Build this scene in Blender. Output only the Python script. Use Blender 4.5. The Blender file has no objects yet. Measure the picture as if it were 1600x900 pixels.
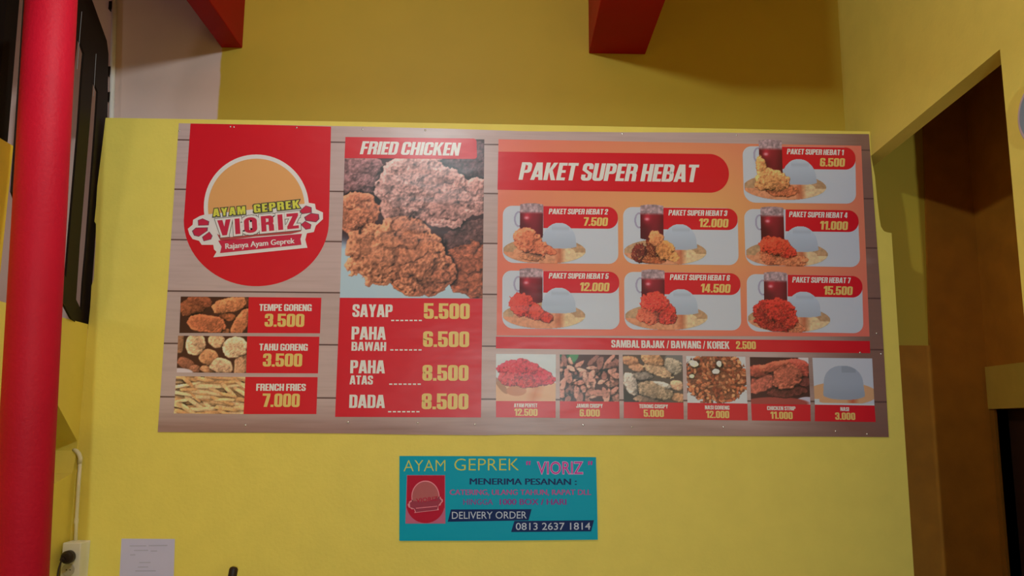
import bpy, bmesh, math, random
import numpy as np
from mathutils import Vector, Matrix

# ---------------------------------------------------------------- camera, light, exposure
ZO = 2.184                                   # height of the menu banner's centre above the floor
SC = bpy.context.scene
COL = SC.collection
F_PX = 1350.0
YAW, PITCH, ROLL = 0.0273, 0.162, 0.0063
CAM = np.array([-0.1635, -3.5939, -0.6339 + ZO])

def cam_axes():
    c, s = math.cos(YAW), math.sin(YAW)
    f0 = np.array([s, c, 0.]); r0 = np.array([c, -s, 0.]); u0 = np.array([0, 0, 1.])
    f = f0*math.cos(PITCH) + u0*math.sin(PITCH); u = u0*math.cos(PITCH) - f0*math.sin(PITCH)
    r = r0*math.cos(ROLL) + u*math.sin(ROLL); u = u*math.cos(ROLL) - r0*math.sin(ROLL)
    return r, u, f
R_, U_, F_ = cam_axes()
cd = bpy.data.cameras.new('camera'); cam = bpy.data.objects.new('camera', cd); COL.objects.link(cam)
cam.matrix_world = Matrix(((R_[0], U_[0], -F_[0], CAM[0]), (R_[1], U_[1], -F_[1], CAM[1]),
                           (R_[2], U_[2], -F_[2], CAM[2]), (0, 0, 0, 1)))
cd.sensor_width = 36.0; cd.lens = 36.0*F_PX/1600.0; cd.clip_start = 0.02
SC.camera = cam

SC.view_settings.view_transform = 'Standard'
SC.view_settings.look = 'None'
SC.view_settings.exposure = 0.14
SC.view_settings.gamma = 1.0
SC.view_settings.use_curve_mapping = False

world = bpy.data.worlds.new('evening_sky'); SC.world = world; world.use_nodes = True
world.node_tree.nodes['Background'].inputs[0].default_value = (0.93, 0.86, 1.0, 1)
world.node_tree.nodes['Background'].inputs[1].default_value = 0.015

def lamp(name, loc, power, col, radius):
    l = bpy.data.lights.new(name, 'POINT'); l.energy = power; l.color = col; l.shadow_soft_size = radius
    o = bpy.data.objects.new(name, l); COL.objects.link(o); o.location = loc
    return o
LAMP = (-0.53, -2.05, 1.32 + ZO)             # bare bulb hanging between the two red beams
lamp('ceiling_bulb_light', LAMP, 51.0, (0.85, 0.99, 1.0), 0.05)
FRONT_FILL = (0.30, -5.5, -0.5 + ZO)                # fill lamp added behind the viewer, for the partition and inner wall
lamp('front_fill_light', FRONT_FILL, 180.0, (0.86, 0.99, 1.0), 0.03)

lamp('side_passage_light', (-2.65, -.45, .15 + ZO), 5.0, (1.0, .9, .85), .06)   # lamp in the passage beyond the open window

# ---------------------------------------------------------------- helpers
def ray(x, y):
    return R_*((x-800)/F_PX) + U_*((450-y)/F_PX) + F_
def on(x, y, n, d):                          # where the sight line through a pixel meets the plane n.p = d
    v = ray(x, y); n = np.array(n, float)
    return CAM + v*((d - n@CAM)/(n@v))
def aty(x, y, yy=0.0): return on(x, y, (0, 1, 0), yy)
def atx(x, y, xx): return on(x, y, (1, 0, 0), xx)

def lin(c): 
    c = np.asarray(c, float)/255.0
    return np.where(c <= .04045, c/12.92, ((c+.055)/1.055)**2.4)
def alb(c, k=0.5):
    a = lin(c)/k
    pale = a.min(-1)/np.maximum(a.max(-1), 1e-4)
    a = a*np.stack([np.ones_like(pale), 1+.13*pale, 1+.5*pale], -1)      # whites are a cool white
    return np.clip(a, 0.002, 0.9)
def rgba(c, k=0.5):
    a = alb(c, k); return (float(a[0]), float(a[1]), float(a[2]), 1.0)

def nodes(m):
    m.use_nodes = True; nt = m.node_tree; return nt, nt.nodes['Principled BSDF']
def N(nt, t, **kw):
    n = nt.nodes.new(t)
    for k, v in kw.items(): setattr(n, k, v)
    return n
def position(nt, scale):
    g = N(nt, 'ShaderNodeNewGeometry'); mp = N(nt, 'ShaderNodeMapping')
    mp.inputs['Scale'].default_value = scale
    nt.links.new(g.outputs['Position'], mp.inputs[0]); return mp.outputs[0]
def mix(nt, fac, a, b):
    m = N(nt, 'ShaderNodeMix', data_type='RGBA')
    for sock, v in ((m.inputs[0], fac), (m.inputs[6], a), (m.inputs[7], b)):
        if hasattr(v, 'links'): nt.links.new(v, sock)
        else: sock.default_value = v
    return m.outputs[2]
def ramp(nt, fac, p0, p1):
    r = N(nt, 'ShaderNodeMapRange'); r.inputs[1].default_value = p0; r.inputs[2].default_value = p1
    nt.links.new(fac, r.inputs[0]); return r.outputs[0]
def noise(nt, vec, scale, detail=4):
    n = N(nt, 'ShaderNodeTexNoise'); n.inputs['Scale'].default_value = scale; n.inputs['Detail'].default_value = detail
    nt.links.new(vec, n.inputs['Vector']); return n.outputs[0]
def math_(nt, op, a, b=None, c=None):
    n = N(nt, 'ShaderNodeMath', operation=op)
    for i, v in enumerate((a, b, c)):
        if v is None: continue
        if hasattr(v, 'links'): nt.links.new(v, n.inputs[i])
        else: n.inputs[i].default_value = v
    return n.outputs[0]

def mat_plain(name, c, rough=.6, k=.5, metal=0, spec=.4, bump=0, bscale=40, vary=.06):
    m = bpy.data.materials.new(name); nt, b = nodes(m)
    base = rgba(c, k); v = position(nt, (1, 1, 1))
    n = noise(nt, v, 9, 5)
    dark = tuple(x*(1-vary) for x in base[:3]) + (1,); lite = tuple(min(.95, x*(1+vary)) for x in base[:3]) + (1,)
    nt.links.new(mix(nt, ramp(nt, n, .3, .7), dark, lite), b.inputs['Base Color'])
    b.inputs['Roughness'].default_value = rough; b.inputs['Metallic'].default_value = metal
    b.inputs['Specular IOR Level'].default_value = spec
    if bump:
        bp = N(nt, 'ShaderNodeBump'); bp.inputs['Strength'].default_value = bump; bp.inputs['Distance'].default_value = .004
        nt.links.new(noise(nt, v, bscale, 4), bp.inputs['Height']); nt.links.new(bp.outputs[0], b.inputs['Normal'])
    return m

def vinyl_bump(nt, b, strength=.35):
    v = position(nt, (1.1, 1, 3.2)); n1 = noise(nt, v, 1.6, 3)
    bp = N(nt, 'ShaderNodeBump'); bp.inputs['Strength'].default_value = strength; bp.inputs['Distance'].default_value = .02
    nt.links.new(n1, bp.inputs['Height']); nt.links.new(bp.outputs[0], b.inputs['Normal'])
VINYL_ROUGH = .34
def mat_print(name, c, k=.66, rough=VINYL_ROUGH, bump=.35, spec=.5):
    m = bpy.data.materials.new(name); nt, b = nodes(m)
    b.inputs['Base Color'].default_value = rgba(c, k); b.inputs['Roughness'].default_value = rough
    b.inputs['Specular IOR Level'].default_value = spec
    vinyl_bump(nt, b, bump); return m
def mat_picture(name):
    m = bpy.data.materials.new(name); nt, b = nodes(m)
    a = N(nt, 'ShaderNodeVertexColor'); a.layer_name = 'ink'
    nt.links.new(a.outputs[0], b.inputs['Base Color']); b.inputs['Roughness'].default_value = VINYL_ROUGH
    b.inputs['Specular IOR Level'].default_value = .5
    vinyl_bump(nt, b); return m

def link(name, me, mat, parent=None):
    o = bpy.data.objects.new(name, me); COL.objects.link(o)
    if mat is not None: me.materials.append(mat)
    if parent is not None:
        o.parent = parent
        if parent.type == 'EMPTY': o.matrix_parent_inverse = Matrix.Translation(-Vector(parent.location))
    return o
def mesh_obj(name, verts, faces, mat, parent=None, smooth=False):
    me = bpy.data.meshes.new(name); me.from_pydata([tuple(map(float, v)) for v in verts], [], faces); me.validate(); me.update()
    if smooth:
        for p in me.polygons: p.use_smooth = True
    return link(name, me, mat, parent)
def bm_obj(name, bm, mat, parent=None, smooth=False, bevel=0):
    bmesh.ops.recalc_face_normals(bm, faces=bm.faces[:])
    me = bpy.data.meshes.new(name); bm.to_mesh(me); bm.free()
    if smooth:
        for p in me.polygons: p.use_smooth = True
    o = link(name, me, mat, parent)
    if bevel:
        md = o.modifiers.new('soft_edges', 'BEVEL'); md.width = bevel; md.segments = 2; md.limit_method = 'ANGLE'
    return o
def thing(name, label, cat, loc, group=None):
    o = bpy.data.objects.new(name, None); COL.objects.link(o); o.location = loc
    o['label'] = label; o['category'] = cat
    if group: o['group'] = group
    return o
def tag(o, label, cat, group=None):
    o['label'] = label; o['category'] = cat
    if group: o['group'] = group
    return o
def struct(o, label=None, cat=None):
    o['kind'] = 'structure'
    if label: o['label'] = label; o['category'] = cat
    return o

def add_box(bm, a, b):
    x0, y0, z0 = a; x1, y1, z1 = b
    v = [bm.verts.new(p) for p in ((x0,y0,z0),(x1,y0,z0),(x1,y1,z0),(x0,y1,z0),(x0,y0,z1),(x1,y0,z1),(x1,y1,z1),(x0,y1,z1))]
    for f in ((0,1,2,3),(4,5,6,7),(0,1,5,4),(1,2,6,5),(2,3,7,6),(3,0,4,7)): bm.faces.new([v[i] for i in f])
def add_prism(bm, pts, off):                 # planar outline swept along a vector
    off = Vector(off); a = [bm.verts.new(Vector(p)) for p in pts]; b = [bm.verts.new(Vector(p)+off) for p in pts]
    n = len(a); bm.faces.new(a); bm.faces.new(b[::-1])
    for i in range(n): bm.faces.new((a[i], a[(i+1) % n], b[(i+1) % n], b[i]))
def add_tube(bm, path, r, n=14, caps=True, radii=None):
    path = [Vector(p) for p in path]; rings = []; prev = None
    for i, p in enumerate(path):
        t = (path[min(i+1, len(path)-1)] - path[max(i-1, 0)]).normalized()
        u = prev - t*prev.dot(t) if prev is not None else t.cross(Vector((0, 0, 1)) if abs(t.z) < .9 else Vector((1, 0, 0)))
        u.normalize(); prev = u; w = t.cross(u); rr = radii[i] if radii else r
        rings.append([bm.verts.new(p + (u*math.cos(2*math.pi*k/n) + w*math.sin(2*math.pi*k/n))*rr) for k in range(n)])
    for a, b in zip(rings, rings[1:]):
        for k in range(n): bm.faces.new((a[k], a[(k+1) % n], b[(k+1) % n], b[k]))
    if caps: bm.faces.new(rings[0][::-1]); bm.faces.new(rings[-1])
def box_obj(name, a, b, mat, parent=None, bevel=0):
    bm = bmesh.new(); add_box(bm, a, b); return bm_obj(name, bm, mat, parent, bevel=bevel)

# ---------------------------------------------------------------- paints
M_YEL = mat_plain('yellow_wall_paint', (174, 156, 70), .55, .45, bump=.25, bscale=60, vary=.03)
M_YEL_OLD = mat_plain('ochre_wall_paint', (160, 130, 36), .6, .46, bump=.25, bscale=60, vary=.04)
M_RED = mat_plain('red_gloss_paint', (132, 3, 12), .55, .6, spec=.15, vary=.03)
M_PIPE = mat_plain('red_pillar_paint', (164, 8, 36), .6, .72, spec=.25, bump=.3, bscale=90, vary=.05)
M_CEIL = mat_plain('ceiling_boards', (150, 92, 60), .8, .6)
M_FLOOR = mat_plain('floor_tile', (110, 100, 92), .5, .6)
M_BLACK = mat_plain('black_frame_paint', (24, 16, 11), .6, .6, spec=.12)
M_DARK = mat_plain('dark_brown_door', (44, 26, 16), .5, .6)
M_PVC = mat_plain('white_conduit', (188, 192, 216), .4, .42)
M_PVC2 = mat_plain('cream_conduit', (190, 170, 140), .4, .5)
M_SOCK = mat_plain('socket_plastic', (190, 175, 170), .35, .5)
M_SOCK2 = mat_plain('socket_recess', (140, 132, 115), .4, .5)
M_PLUG = mat_plain('black_rubber', (32, 20, 18), .5, .6)
M_PAPER = mat_plain('white_paper', (152, 142, 152), .8, .5, vary=.02)
M_GREY = mat_plain('faint_pencil', (136, 128, 138), .8, .5)

# ---------------------------------------------------------------- the room
ZC = 1.75 + ZO                               # ceiling height
m = bpy.data.materials.new('far_wall_two_tone'); nt, b = nodes(m)
p = position(nt, (1, 1, 1)); sx = N(nt, 'ShaderNodeSeparateXYZ'); nt.links.new(p, sx.inputs[0])
edge = math_(nt, 'ADD', sx.outputs[0], math_(nt, 'MULTIPLY', noise(nt, p, 14, 3), .012))
XB = float(aty(343, 130, .25)[0]) + .006
fac = ramp(nt, edge, XB-.004, XB+.004)
n1 = noise(nt, p, 6, 5)
ca, cb = rgba((160, 137, 122), .44), rgba((144, 122, 34), .44)
beige = mix(nt, ramp(nt, n1, .3, .7), tuple(x*.94 for x in ca[:3])+(1,), ca)
ochre = mix(nt, ramp(nt, n1, .3, .7), tuple(x*.96 for x in cb[:3])+(1,), cb)
nt.links.new(mix(nt, fac, beige, ochre), b.inputs['Base Color']); b.inputs['Roughness'].default_value = .6
M_FAR = m
struct(box_obj('wall_back', (-3.6, .25, 0), (2.5, .4, ZC), M_FAR))
struct(box_obj('floor', (-3.6, -7, -.1), (3.2, .4, 0), M_FLOOR))
struct(box_obj('ceiling', (-3.6, -7, ZC), (3.2, .4, ZC+.1), M_CEIL))

XS0, XS1 = 1.504, 1.571                      # right side wall and its thickness
bm = bmesh.new()
add_prism(bm, [(XS0, .25, .545+ZO), (XS0, -.97, .606+ZO), (XS0, -.97, 0), (XS0, -7, 0), (XS0, -7, ZC), (XS0, .25, ZC)], (XS1-XS0, 0, 0))
struct(bm_obj('wall_right', bm, M_YEL))

# front partition that carries the menu, with the notch broken out of its upper right corner
P = lambda x, y: (float(aty(x, y)[0]), 0.0, float(aty(x, y)[2]))
left_edge = [P(105, 870), P(121, 694), P(137, 520), P(141, 480), P(143, 446), P(146.5, 436), P(149.5, 380), P(150, 350), P(147.5, 346), P(150, 322), P(152, 290), P(157, 250), P(165, 184)]
bm = bmesh.new()
pts = [(XS1, 0, 0), (-1.822, 0, 0)] + left_edge + [P(700, 192.5), P(1361, 205.5), (XS0, 0, .552+ZO), P(1367, 275), P(1371, 315), P(1374, 340), P(1376.5, 354), P(1381, 361), P(1386, 363), P(1393, 364)]
add_prism(bm, pts, (0, .1, 0))
struct(bm_obj('wall_front', bm, M_YEL))

# left side wall: low part under the window with a recess added to make the dark patch, taller pier nearer the viewer
XL = -1.815
sill = float(atx(139, 507, XL)[2])
A = lambda x, y: (XL, float(atx(x, y, XL)[1]), float(atx(x, y, XL)[2]))
shade_recess = [A(76, 606.5), A(120.5, 689), A(120.5, 704), A(113, 739), A(60, 771)]
yn = min(q[1] for q in shade_recess)
bm = bmesh.new()
ys = -.68
def wallpoly(pts, t=-.13): add_prism(bm, pts, (t, 0, 0))
n0, n1_, n2, n3, n4 = shade_recess
wallpoly([(XL, ys, sill), (XL, 0, sill), (XL, 0, n1_[2]), n1_, n0, (XL, ys, n0[2])])
wallpoly([(XL, 0, n1_[2]), (XL, 0, 0), (XL, n3[1], 0), n3, n2, n1_])
wallpoly([n3, (XL, n3[1], 0), (XL, ys, 0), (XL, ys, n4[2]), n4])
wallpoly([(XL, ys, n0[2]), n0, (XL, n0[1]-.03, n0[2]-.12), n4, (XL, ys, n4[2])])
add_box(bm, (XL-.3, ys, n4[2]-.3), (XL-.26, 0, n0[2]+.2))
struct(bm_obj('wall_left', bm, M_YEL))
struct(box_obj('wall_left_pier', (XL-.3, -2.6, 0), (XL, -.668, .3255+ZO), mat_plain('warm_yellow_paint', (190, 152, 44), .55, .5, bump=.2), bevel=.004))

# red beams running from the back wall under the ceiling
def beam(x0, x1, z, name, ln):
    bm = bmesh.new(); dx = 0.021*ln
    add_prism(bm, [(x0, .25, z+ZO), (x1, .25, z+ZO), (x1, .25, ZC), (x0, .25, ZC)], (-dx, -ln, 0))
    return struct(bm_obj(name, bm, M_RED, bevel=.004))
beam(-1.4247, -1.3272, 1.118, 'ceiling_beam', 1.5)
beam(.2981, .566, 1.122, 'ceiling_beam', 1.08)
struct(box_obj('light_block_board', (-3.6, -4.5, -.25+ZO), (XS0, -4.4, ZC), M_CEIL))      # unseen board added to keep the front fill off the upper back wall

# room seen through the opening on the right
XR = 2.08
zh = float(atx(1557, 639, XR)[2]); yh = float(atx(1557, 639, XR)[1])
zt = float(atx(1550, 573, XR)[2])
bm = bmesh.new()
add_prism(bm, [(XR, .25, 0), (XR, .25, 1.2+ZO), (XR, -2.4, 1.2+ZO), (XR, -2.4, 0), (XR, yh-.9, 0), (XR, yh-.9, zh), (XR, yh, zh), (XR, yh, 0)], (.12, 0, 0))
M_SHADE_BROWN = mat_plain('inner_shade_brown', (116, 74, 14), .7, .36, bump=.2, vary=.12)  # shade of the inner room put into the wall colour
struct(bm_obj('wall_right_inner', bm, M_SHADE_BROWN))
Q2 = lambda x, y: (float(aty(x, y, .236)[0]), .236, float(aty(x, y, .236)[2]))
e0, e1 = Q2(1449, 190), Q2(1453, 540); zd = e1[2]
bm = bmesh.new()      # brown sheet added as the shaded part of the inner back wall
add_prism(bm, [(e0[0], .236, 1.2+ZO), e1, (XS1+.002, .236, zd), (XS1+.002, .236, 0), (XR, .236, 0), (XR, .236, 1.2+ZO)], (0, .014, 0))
struct(bm_obj('shade_panel', bm, M_SHADE_BROWN))
struct(box_obj('ceiling_inner', (XS1, -2.4, 1.2+ZO), (XR+.12, .25, 1.26+ZO), M_CEIL))
lint = struct(box_obj('trim_1', (XR-.02, yh-1.0, zh), (XR, yh+.03, zt), mat_plain('pale_lintel_paint', (140, 118, 44), .6, .46)))
dr = struct(box_obj('door_1', (XR+.05, yh-.9, 0), (XR+.09, yh, zh), M_DARK))
bm = bmesh.new(); add_box(bm, (XR-.012, yh, 0), (XR+.05, yh+.035, zh)); add_box(bm, (XR+.035, yh-.9, 0), (XR+.05, yh, .04))
bm_obj('door_frame', bm, mat_plain('door_frame_paint', (100, 66, 16), .5, .4), dr)

# ---------------------------------------------------------------- window with open black casement
hx, hy = float(aty(165, 140, .03)[0]), .03
ang = math.radians(10.1)
wd = np.array([math.sin(ang), -math.cos(ang), 0.]); wn = np.array([math.cos(ang), math.sin(ang), 0.])
wdist = wn@np.array([hx, hy, 0])
def W(x, y): return tuple(map(float, on(x, y, wn, wdist)))
from mathutils.geometry import tessellate_polygon
thick = Vector(-wn*.008)
def pierced(bm, loops, off):                 # flat outline with holes, given a thickness
    loops = [[Vector(p) for p in l] for l in loops]; tris = tessellate_polygon(loops); flat = [p for l in loops for p in l]
    a = [bm.verts.new(p) for p in flat]; b = [bm.verts.new(p+off) for p in flat]
    for t in tris: bm.faces.new([a[i] for i in t]); bm.faces.new([b[i] for i in reversed(t)])
    k = 0
    for l in loops:
        n = len(l)
        for i in range(n): u, v = k+i, k+(i+1) % n; bm.faces.new((a[u], a[v], b[v], b[u]))
        k += n
bm = bmesh.new()
outer = [(112, -10), (140, -10), (144, 0), (167, 64), (169.5, 84), (168, 184), (151, 346), (139, 512), (133, 520), (111, 497), (90, 457), (62, 440), (88, 200)]
gap_a = [(125, 64), (131.5, 84), (129, 110), (123, 199), (107.6, 380), (103.4, 434), (92, 414), (94.6, 380), (111, 199), (116, 110), (121.5, 64)]
gap_b = [(148, 130), (153, 144), (149.5, 199), (136, 380), (130.5, 440), (127.5, 486), (119, 468), (125, 380), (140, 199), (145.5, 130)]
pierced(bm, [[W(*q) for q in l] for l in (outer, gap_a, gap_b)], thick)
add_prism(bm, [W(*q) for q in ((41, -10), (60, -10), (44, 210), (30, 330), (20, 300), (27, 200))], thick)
win = bm_obj('window_1', bm, M_BLACK); struct(win)
bm = bmesh.new()
def strip(a, b, w):
    pa, pb = np.array(W(*a))+wn*.003, np.array(W(*b))+wn*.003
    add_tube(bm, [pa, pb], w, 6)
strip((126.5, 18), (119, 108), .0009); strip((149, 84), (145, 150), .0009)
bm_obj('window_edge_strip', bm, mat_plain('bare_metal_edge', (120, 112, 104), .4, .6), win)
# second frame, standing on the pier
bm = bmesh.new()
A2 = lambda x, y: (XL-.06, float(atx(x, y, XL-.06)[1]), float(atx(x, y, XL-.06)[2]))
add_prism(bm, [A2(11, -8), A2(31, -8), A2(12, 222), A2(-8, 222)], (-.04, 0, 0))
struct(bm_obj('window_2', bm, M_BLACK))

# white conduit on the back wall
bm = bmesh.new()
pa, pb = aty(179.5, -40, .235), aty(172.5, 260, .235)
add_tube(bm, [pa, pb], .0115, 14)
t = thing('conduit_pipe', 'thin white vertical conduit pipe on the beige back wall beside the black window frame', 'pipe', tuple(pb))
bm_obj('pipe', bm, M_PVC, t, smooth=True)
for yy in (10, 112, 152):
    q = aty(178.5-yy*.024, yy, .235)
    bm = bmesh.new(); add_box(bm, (q[0]-.02, .222, q[2]-.02), (q[0]-.006, .25, q[2]+.02)); bm_obj('pipe_clip', bm, M_BLACK, t)

# red round pillar
pt, pm = on(81.5, -20, (0, 1, 0), -1.34), on(28, 960, (0, 1, 0), -1.34)
d = (pm-pt)/(pm[2]-pt[2]); top = pt + d*(ZC-pt[2]); bot = pt + d*(0-pt[2])
bm = bmesh.new(); add_tube(bm, [bot, top], .0645, 48)
pl = bm_obj('round_pillar', bm, M_PIPE, smooth=False)
for f in pl.data.polygons: f.use_smooth = len(f.vertices) == 4
struct(pl, 'round red painted pillar standing in front of the black window', 'pillar')

# ---------------------------------------------------------------- lettering
S_, H_ = .205, .165
def ring(x0, y0, x1, y1, parts, s=S_, h=H_, R=.17):
    R = min(R, (x1-x0)/2, (y1-y0)/2); r = max(R-s, .035); n = 5; names = ['TR', 'top', 'TL', 'left', 'BL', 'bot', 'BR', 'right']
    oc = [(x1-R, y1-R), (x0+R, y1-R), (x0+R, y0+R), (x1-R, y0+R)]
    ic = [(x1-s-r, y1-h-r), (x0+s+r, y1-h-r), (x0+s+r, y0+h+r), (x1-s-r, y0+h+r)]
    segs = {}; O = []; I = []
    for k in range(4):
        a = [k*math.pi/2 + j*math.pi/2/n for j in range(n+1)]
        O.append([(oc[k][0]+R*math.cos(t), oc[k][1]+R*math.sin(t)) for t in a]); I.append([(ic[k][0]+r*math.cos(t), ic[k][1]+r*math.sin(t)) for t in a])
    out = []
    for k, nm in enumerate(('TR', 'TL', 'BL', 'BR')):
        if nm in parts:
            for j in range(n): out.append([O[k][j], O[k][j+1], I[k][j+1], I[k][j]])
    for k, nm in enumerate(('top', 'left', 'bot', 'right')):
        if nm in parts: out.append([O[k][-1], O[(k+1) % 4][0], I[(k+1) % 4][0], I[k][-1]])
    return out
def rc(x0, y0, x1, y1): return [[(x0, y0), (x1, y0), (x1, y1), (x0, y1)]]
ALL = ('TR', 'top', 'TL', 'left', 'BL', 'bot', 'BR', 'right')
RH = ('TR', 'top', 'BR', 'bot', 'right')
w_ = .54
def glyphs():
    s, h, R = S_, H_, .17; g = {}; st = rc(0, 0, s, 1)
    g['A'] = ([[(0,0),(.2,0),(.37,1),(.15,1)], [(.4,0),(.6,0),(.45,1),(.23,1)]] + rc(.15,.17,.45,.32), .6)
    g['B'] = (st + ring(0,.44,.53,1,RH) + ring(0,0,.555,.585,RH), .555)
    C = ring(0,0,w_,1,('TR','top','TL','left','BL','bot','BR')); g['C'] = (C + rc(w_-s,.62,w_,1-R) + rc(w_-s,R,w_,.38), w_)
    g['D'] = (st + ring(0,0,w_,1,RH), w_)
    g['E'] = (st + rc(s,.84,.42,1) + rc(s,.43,.39,.58) + rc(s,0,.42,.16), .42)
    g['F'] = (st + rc(s,.84,.42,1) + rc(s,.42,.39,.58), .42)
    g['G'] = (C + rc(w_-s,.67,w_,1-R) + rc(w_-s,0,w_,.5) + rc(.27,.37,w_-s,.5), w_)
    g['H'] = (st + rc(w_-s,0,w_,1) + rc(s,.43,w_-s,.59), w_)
    g['I'] = (st, s)
    g['J'] = (rc(.29,R,.29+s,1) + ring(0,0,.29+s,.8,('BL','bot','BR')) + rc(0,R,s,.36), .29+s)
    g['K'] = (st + [[(s,.42),(s,.62),(.36,1),(.57,1),(.34,.52)], [(.2,.52),(.37,0),(.59,0),(.36,.6)]], .59)
    g['L'] = (st + rc(s,0,.4,.165), .4)
    g['M'] = (rc(0,0,.18,1) + rc(.54,0,.72,1) + [[(.1,1),(.26,1),(.44,0),(.28,0)], [(.62,1),(.46,1),(.28,0),(.44,0)]], .72)
    g['N'] = (rc(0,0,.185,1) + rc(.355,0,.54,1) + [[(.02,1),(.2,1),(.52,0),(.34,0)]], .54)
    g['O'] = (ring(0,0,w_+.02,1,ALL,R=.25), w_+.02)
    g['P'] = (st + ring(0,.4,w_-.01,1,RH), w_-.01)
    g['R'] = (st + ring(0,.43,w_,1,RH) + [[(.3,.5),(.335,.33),(.335,0),(.545,0),(.545,.36),(.5,.5)]], .545)
    g['S'] = (ring(0,.4,.52,1,('TR','top','TL')) + rc(0,.6,s,1-R) + rc(.52-s,.66,.52,1-R) + [[(0,.6),(s,.64),(.52,.42),(.52-s,.36)]] + ring(0,0,.52,.6,('BR','bot','BL')) + rc(.52-s,R,.52,.42) + rc(0,R,s,.34), .52)
    g['T'] = (rc(.15,0,.15+s,.84) + rc(0,.84,.5,1), .5)
    g['U'] = (ring(0,0,w_,1,('BL','bot','BR')) + rc(0,R,s,1) + rc(w_-s,R,w_,1), w_)
    g['V'] = ([[(0,1),(.21,1),(.37,0),(.19,0)], [(.37,1),(.57,1),(.38,0),(.2,0)]], .57)
    g['W'] = ([[(0,1),(.19,1),(.28,0),(.1,0)], [(.33,1),(.47,1),(.27,0),(.12,0)], [(.33,1),(.49,1),(.69,0),(.53,0)], [(.62,1),(.81,1),(.71,0),(.53,0)]], .81)
    g['Y'] = ([[(0,1),(.21,1),(.37,.38),(.18,.38)], [(.56,1),(.35,1),(.19,.38),(.38,.38)]] + rc(.178,0,.382,.4), .56)
    g['Z'] = (rc(0,.83,.5,1) + rc(0,0,.5,.17) + [[(.27,.84),(.5,.84),(.23,.16),(0,.16)]], .5)
    g['/'] = ([[(0,-.02),(.12,-.02),(.33,1.02),(.21,1.02)]], .33)
    g['.'] = (rc(0,0,.18,.17), .18)
    g['0'] = (ring(0,0,.5,1,ALL), .5)
    g['1'] = (rc(.15,0,.35,1) + [[(0,.68),(.15,.72),(.15,1),(.12,1),(0,.86)]], .35)
    g['2'] = (ring(0,.4,.5,1,('TR','top','TL')) + rc(0,.62,.195,.83) + rc(.3,.62,.5,.83) + [[(.3,.64),(.5,.64),(.22,.165),(0,.165)]] + rc(0,0,.49,.165), .5)
    g['3'] = (ring(0,.44,.5,1,('TL','top','TR','right','BR')) + ring(0,0,.5,.58,('TR','right','BR','bot','BL')) + rc(.18,.44,.36,.58) + rc(0,.66,.195,.83) + rc(0,.17,.195,.36), .5)
    g['4'] = (rc(.25,0,.45,1) + rc(0,.19,.53,.34) + [[(0,.34),(.17,.34),(.3,1),(.2,1)]], .53)
    g['5'] = (rc(0,.84,.48,1) + rc(0,.42,.19,.86) + ring(0,0,.5,.64,('TR','top','right','BR','bot','BL')) + rc(0,R,.195,.34), .5)
    g['6'] = (ring(0,0,.5,.6,ALL) + ring(0,0,.5,1,('TR','top','TL','left')) + rc(.3,.68,.5,.83), .5)
    g['7'] = (rc(0,.83,.48,1) + [[(.27,.84),(.48,.84),(.3,0),(.09,0)]], .48)
    g['8'] = (ring(0,.45,.5,1,ALL) + ring(0,0,.5,.57,ALL), .5)
    return g
GLY = glyphs()
def impact(s, gap=.04):
    polys = []; x = 0
    for ch in s:
        if ch == ' ': x += .2; continue
        ps, w = GLY[ch]
        polys += [[(a+x, b) for a, b in p] for p in ps]; x += w + gap
    return polys, x - gap
def bfont(s, offset=0.0, shear=0.0, ref=True):
    def run(body, off):
        c = bpy.data.curves.new('lettering', 'FONT'); c.body = body; c.offset = off; c.size = 1; c.shear = shear; c.resolution_u = 3
        o = bpy.data.objects.new('lettering', c); COL.objects.link(o)
        me = bpy.data.meshes.new_from_object(o.evaluated_get(bpy.context.evaluated_depsgraph_get()))
        V = [(v.co.x, v.co.y) for v in me.vertices]; Fs = [[V[i] for i in p.vertices] for p in me.polygons]
        bpy.data.objects.remove(o); bpy.data.curves.remove(c); bpy.data.meshes.remove(me)
        return V, Fs
    V, Fs = run(s, offset); V0, _ = run(s, 0.0); VH, _ = run('H', 0.0)
    x0, x1 = min(v[0] for v in V0), max(v[0] for v in V0); y0 = min(v[1] for v in VH); ch = max(v[1] for v in VH)-y0
    return [[((a-x0)/ch, (b_-y0)/ch) for a, b_ in f] for f in Fs], (x1-x0)/ch

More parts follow.
